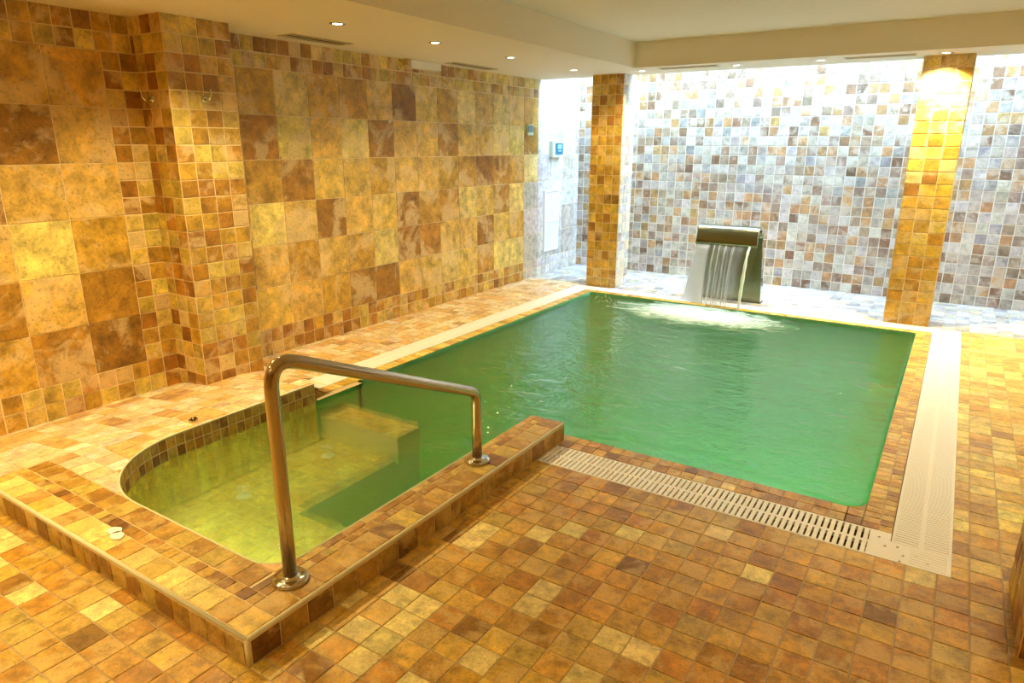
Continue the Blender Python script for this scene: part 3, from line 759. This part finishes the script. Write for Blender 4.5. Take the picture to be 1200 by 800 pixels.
fo = mb.build('foam', M['foam'], weld=True)
tag(fo, 'white churning foam on the green water below the spout', 'foam', kind='stuff')
mb = MB()
random.seed(11)
for k in range(26):
    x, y, z = -3.32+random.gauss(0, .06), 7.10+random.gauss(0, .05), WATER+abs(random.gauss(0, .07))
    r = random.uniform(.004, .009)
    mb.lathe([(0, -r), (r*.8, -r*.6), (r, 0), (r*.8, r*.6), (0, r)], (x, y, z), seg=8)
tag(mb.build('water_splash', mw), 'small splash of droplets left of the foam, near the far left column', 'splash', kind='stuff')

# ------------------------------------------------------------------ downlights
def downlight(x, y, label, boost=1, first=[None]):
    if first[0] is None:
        t = empty('downlight', (x, y, ZC), label, 'ceiling light', 'recessed downlights in the low ceiling')
        mb = MB(); mb.lathe([(.036, -.001), (.040, -.006), (.055, -.004), (.057, .0)], (x, y, ZC), seg=36); mb.build('trim_ring', M['chrome'], t)
        mb = MB(); mb.lathe([(0, -.003), (.034, -.003), (.036, -.001)], (x, y, ZC), seg=28); mb.build('lamp_glass', M['bulb'], t)
        ld = bpy.data.lights.new('downlight_lamp', 'SPOT'); ld.energy = LAMP_W; ld.color = LAMP_COLOR; ld.spot_size = math.radians(124); ld.spot_blend = .85; ld.shadow_soft_size = .035
        lo = bpy.data.objects.new('downlight_lamp', ld); COL.objects.link(lo); lo.parent = t; lo.location = (0, 0, -.02)
        first[0] = t
        return t
    t0 = first[0]; t = t0.copy(); COL.objects.link(t); t.location = (x, y, ZC); t['label'] = label
    for ch in list(t0.children):
        c = ch.copy(); COL.objects.link(c); c.parent = t
        if boost != 1 and ch.type == 'LIGHT': c.data = ch.data.copy(); c.data.energy *= boost; c.data.color = (1, .84, .50) if boost > 2 else LAMP_COLOR
    return t
DL = [(-3.81, 3.66, 'recessed ceiling downlight nearest the left wall pier, first of the row'),
      (-3.81, 4.73, 'recessed ceiling downlight above the emergency light box, second of the left row'),
      (-3.82, 5.88, 'recessed ceiling downlight third from the pier in the left row'),
      (-3.84, 7.21, 'recessed ceiling downlight just before the far left column', .6),
      (-3.225, 7.68, 'recessed ceiling downlight at the inner corner, right of the far left column', .8),
      (-2.165, 7.66, 'recessed ceiling downlight above the steel spout, between the two slot vents', .45),
      (-1.346, 7.65, 'recessed ceiling downlight left of the right-hand slot vent', .45),
      (-.301, 7.64, 'recessed ceiling downlight shining on the far right column', 5)]
for q in DL: downlight(*q)
# lamps of the same rows beyond the frame
for (x, y) in ((-3.81, 2.55), (-3.81, 1.45), (-3.81, .30), (-3.81, -.9), (.60, 7.64), (.57, 6.5), (.57, 5.4), (.57, 4.3), (.57, 3.3), (-2.2, -.6), (-.4, -.6), (1.5, .3), (1.6, 1.6)):
    ld = bpy.data.lights.new('room_lamp', 'SPOT'); ld.energy = LAMP_W; ld.color = LAMP_COLOR; ld.spot_size = math.radians(124); ld.spot_blend = .85; ld.shadow_soft_size = .035
    if x < -3: ld.energy *= 1.5
    if x == .57: ld.energy *= .7
    lo = bpy.data.objects.new('room_lamp', ld); COL.objects.link(lo); lo.location = (x, y, ZC-.02)

# ------------------------------------------------------------------ ceiling vents
def vent(x0, y0, x1, y1, label, nslat=3):
    t = empty('ceiling_vent', ((x0+x1)/2, (y0+y1)/2, ZC), label, 'vent', 'slot vents in the low ceiling')
    mb = MB(); w_ = .012; z0, z1 = ZC-.005, ZC
    mb.box(x0, y0, z0, x1, y0+w_, z1); mb.box(x0, y1-w_, z0, x1, y1, z1); mb.box(x0, y0+w_, z0, x0+w_, y1-w_, z1); mb.box(x1-w_, y0+w_, z0, x1, y1-w_, z1)
    mb.build('frame', M['vent'], t)
    mb = MB(); mb.box(x0+w_, y0+w_, ZC-.0015, x1-w_, y1-w_, ZC-.0005); mb.build('dark_opening', M['dark'], t)
    mb = MB(); longx = (x1-x0) > (y1-y0)
    for i in range(nslat):
        k = (i+.5)/nslat
        if longx: yy = y0+w_+(y1-y0-2*w_)*k; mb.box(x0+w_, yy-.011, ZC-.004, x1-w_, yy+.011, ZC-.002)
        else: xx = x0+w_+(x1-x0-2*w_)*k; mb.box(xx-.013, y0+w_, ZC-.004, xx+.013, y1-w_, ZC-.002)
    mb.build('slats', M['vent'], t)
vent(-4.61, 3.79, -4.42, 4.42, 'narrow slot vent in the ceiling beside the left wall, near the pier', 2)
vent(-4.66, 5.92, -4.50, 6.68, 'narrow slot vent in the ceiling beside the left wall, beyond the emergency light box', 2)
vent(-2.98, 7.53, -2.34, 7.66, 'narrow slot vent in the far ceiling strip, between the inner corner and the spout', 2)
vent(-1.13, 7.56, -.53, 7.69, 'narrow slot vent in the far ceiling strip beside the far right column', 2)

# emergency light
t = empty('emergency_light', (XL, 5.68, 2.53), 'beige emergency light box fixed at the top of the left wall', 'light fixture')
mb = MB(); mb.box(XL+.003, 5.43, 2.50, XL+.06, 5.93, 2.553); mb.build('case', M['vent'], t)
mb = MB()
mb.v += []; mb.box(XL+.06, 5.45, 2.475, XL+.095, 5.91, 2.548); mb.box(XL+.003, 5.45, 2.475, XL+.06, 5.91, 2.4995); mb.build('diffuser', simple('frosted cover', (.86, .82, .70), .4), t)

# ------------------------------------------------------------------ wall devices
t = empty('wall_controller', (XL, 8.46, 1.70), 'square wall controller with a dark blue screen on the bright left wall', 'controller')
mb = MB(); mb.box(XL+.003, 8.33, 1.592, XL+.06, 8.62, 1.80); mb.build('case', M['device'], t)
mb = MB(); mb.box(XL+.06, 8.40, 1.625, XL+.068, 8.60, 1.775); mb.build('screen', M['screen'], t)
mb = MB(); mb.box(XL+.068, 8.45, 1.70, XL+.0695, 8.56, 1.755); mb.box(XL+.068, 8.47, 1.665, XL+.0695, 8.55, 1.682); mb.build('display', M['label_blue'], t)
t = empty('wall_thermostat', (XL, 7.79, 1.93), 'small oblong thermostat on the brown wall left of the controller', 'thermostat')
mb = MB(); mb.box(XL+.003, 7.72, 1.870, XL+.035, 7.86, 2.0); mb.build('case', M['device'], t)
mb = MB(); mb.box(XL+.035, 7.735, 1.905, XL+.042, 7.845, 1.99); mb.build('screen', simple('grey blue screen', (.16, .25, .30), .25), t)
t = empty('wall_sensor', (XL, 5.19, 1.967), 'tiny white round sensor on the middle of the left wall', 'sensor')
mb = MB(); mb.lathe([(0, .022), (.010, .020), (.016, .012), (.018, .003)], (XL, 5.19, 1.967), (1, 0, 0), 20); mb.build('cap', M['white_plastic'], t)
t = empty('access_panel', (XL, 8.4, .3), 'tall white louvred panel low on the bright left wall', 'access panel')
mb = MB()
for (a, b, c, d_) in ((8.20, .315, 8.225, 1.155), (8.575, .315, 8.60, 1.155), (8.225, .315, 8.575, .34), (8.225, 1.13, 8.575, 1.155), (8.225, .72, 8.575, .74)):
    mb.box(XL+.003, a, b, XL+.022, c, d_)
mb.build('frame', M['white_paint'], t)
for (z0, z1) in ((.34, .72), (.74, 1.13)):
    mb = MB(); mb.box(XL+.003, 8.225, z0, XL+.008, 8.575, z1)
    for i in range(9):
        yy = 8.245+i*.039; mb.box(XL+.008, yy, z0+.01, XL+.015, yy+.022, z1-.01)
    mb.build('louvre_leaf', M['white_paint'], t)

# coat hooks
def hook(base, nrm, label):
    nrm = Vector(nrm); base = Vector(base)
    t = empty('coat_hook', base, label, 'hook', 'chrome coat hooks on the tiled pier')
    mb = MB(); mb.lathe([(0, .014), (.014, .012), (.022, .006), (.024, 0)], base+nrm*.004, nrm, 24); mb.build('base_plate', M['chrome'], t)
    mb = MB()
    pts_ = [base+nrm*d_+Vector((0, 0, z)) for d_, z in ((.008, 0), (.03, -.012), (.052, -.008), (.068, .012), (.076, .038), (.078, .065))]
    mb.tube(pts_, [.008, .007, .0065, .006, .005, .006], 12); mb.build('prong', M['chrome'], t)
hook((XP, 3.005, 2.045), (1, 0, 0), 'chrome coat hook on the front face of the tiled pier')
hook((-4.66, 2.755, 2.04), (0, -1, 0), 'chrome coat hook on the shaded near side of the tiled pier')

# small things lying on the deck
def disc(x, y, z, rx, ry, rot, label):
    mb = MB(); n_ = 28
    pts_ = []
    for k in range(n_):
        a = 2*math.pi*k/n_; rr = 1+.06*math.cos(5*a+rot)
        px, py = rx*rr*math.cos(a), ry*rr*math.sin(a)
        pts_.append((x+px*math.cos(rot)-py*math.sin(rot), y+px*math.sin(rot)+py*math.cos(rot)))
    mb.poly([(p[0], p[1], z+.006) for p in pts_], 0)
    mb.poly([(p[0], p[1], z) for p in pts_][::-1], 0)
    for k in range(n_):
        a, b = pts_[k], pts_[(k+1) % n_]; mb.poly([(*a, z), (*b, z), (*b, z+.006), (*a, z+.006)], 0)
    tag(mb.build('white_disc', M['petal']), label, 'disc', 'white discs on the deck')
disc(-2.889, 1.268, PZ+.0045, .034, .026, .3, 'flat white disc on the raised deck, the one farther from the handrail')
disc(-2.838, 1.252, PZ+.0045, .036, .026, -.2, 'flat white disc on the raised deck, the one nearer the handrail')
mb = MB(); random.seed(5)
dx, dy = -3.735, 2.19
dz = deck_h(dx, dy)+.0045
for k in range(5):
    a = k*1.3; l_ = random.uniform(.018, .030)
    mb.poly([(dx, dy, dz), (dx+l_*math.cos(a), dy+l_*math.sin(a), dz+.012*random.random()), (dx+l_*math.cos(a+.6), dy+l_*math.sin(a+.6), dz+.02*random.random()), (dx+.4*l_*math.cos(a+.9), dy+.4*l_*math.sin(a+.9), dz+.024)], 0)
tag(mb.build('dry_leaf', M['debris']), 'tiny dark crumpled leaf on the pale deck beside the curved basin rim', 'leaf')
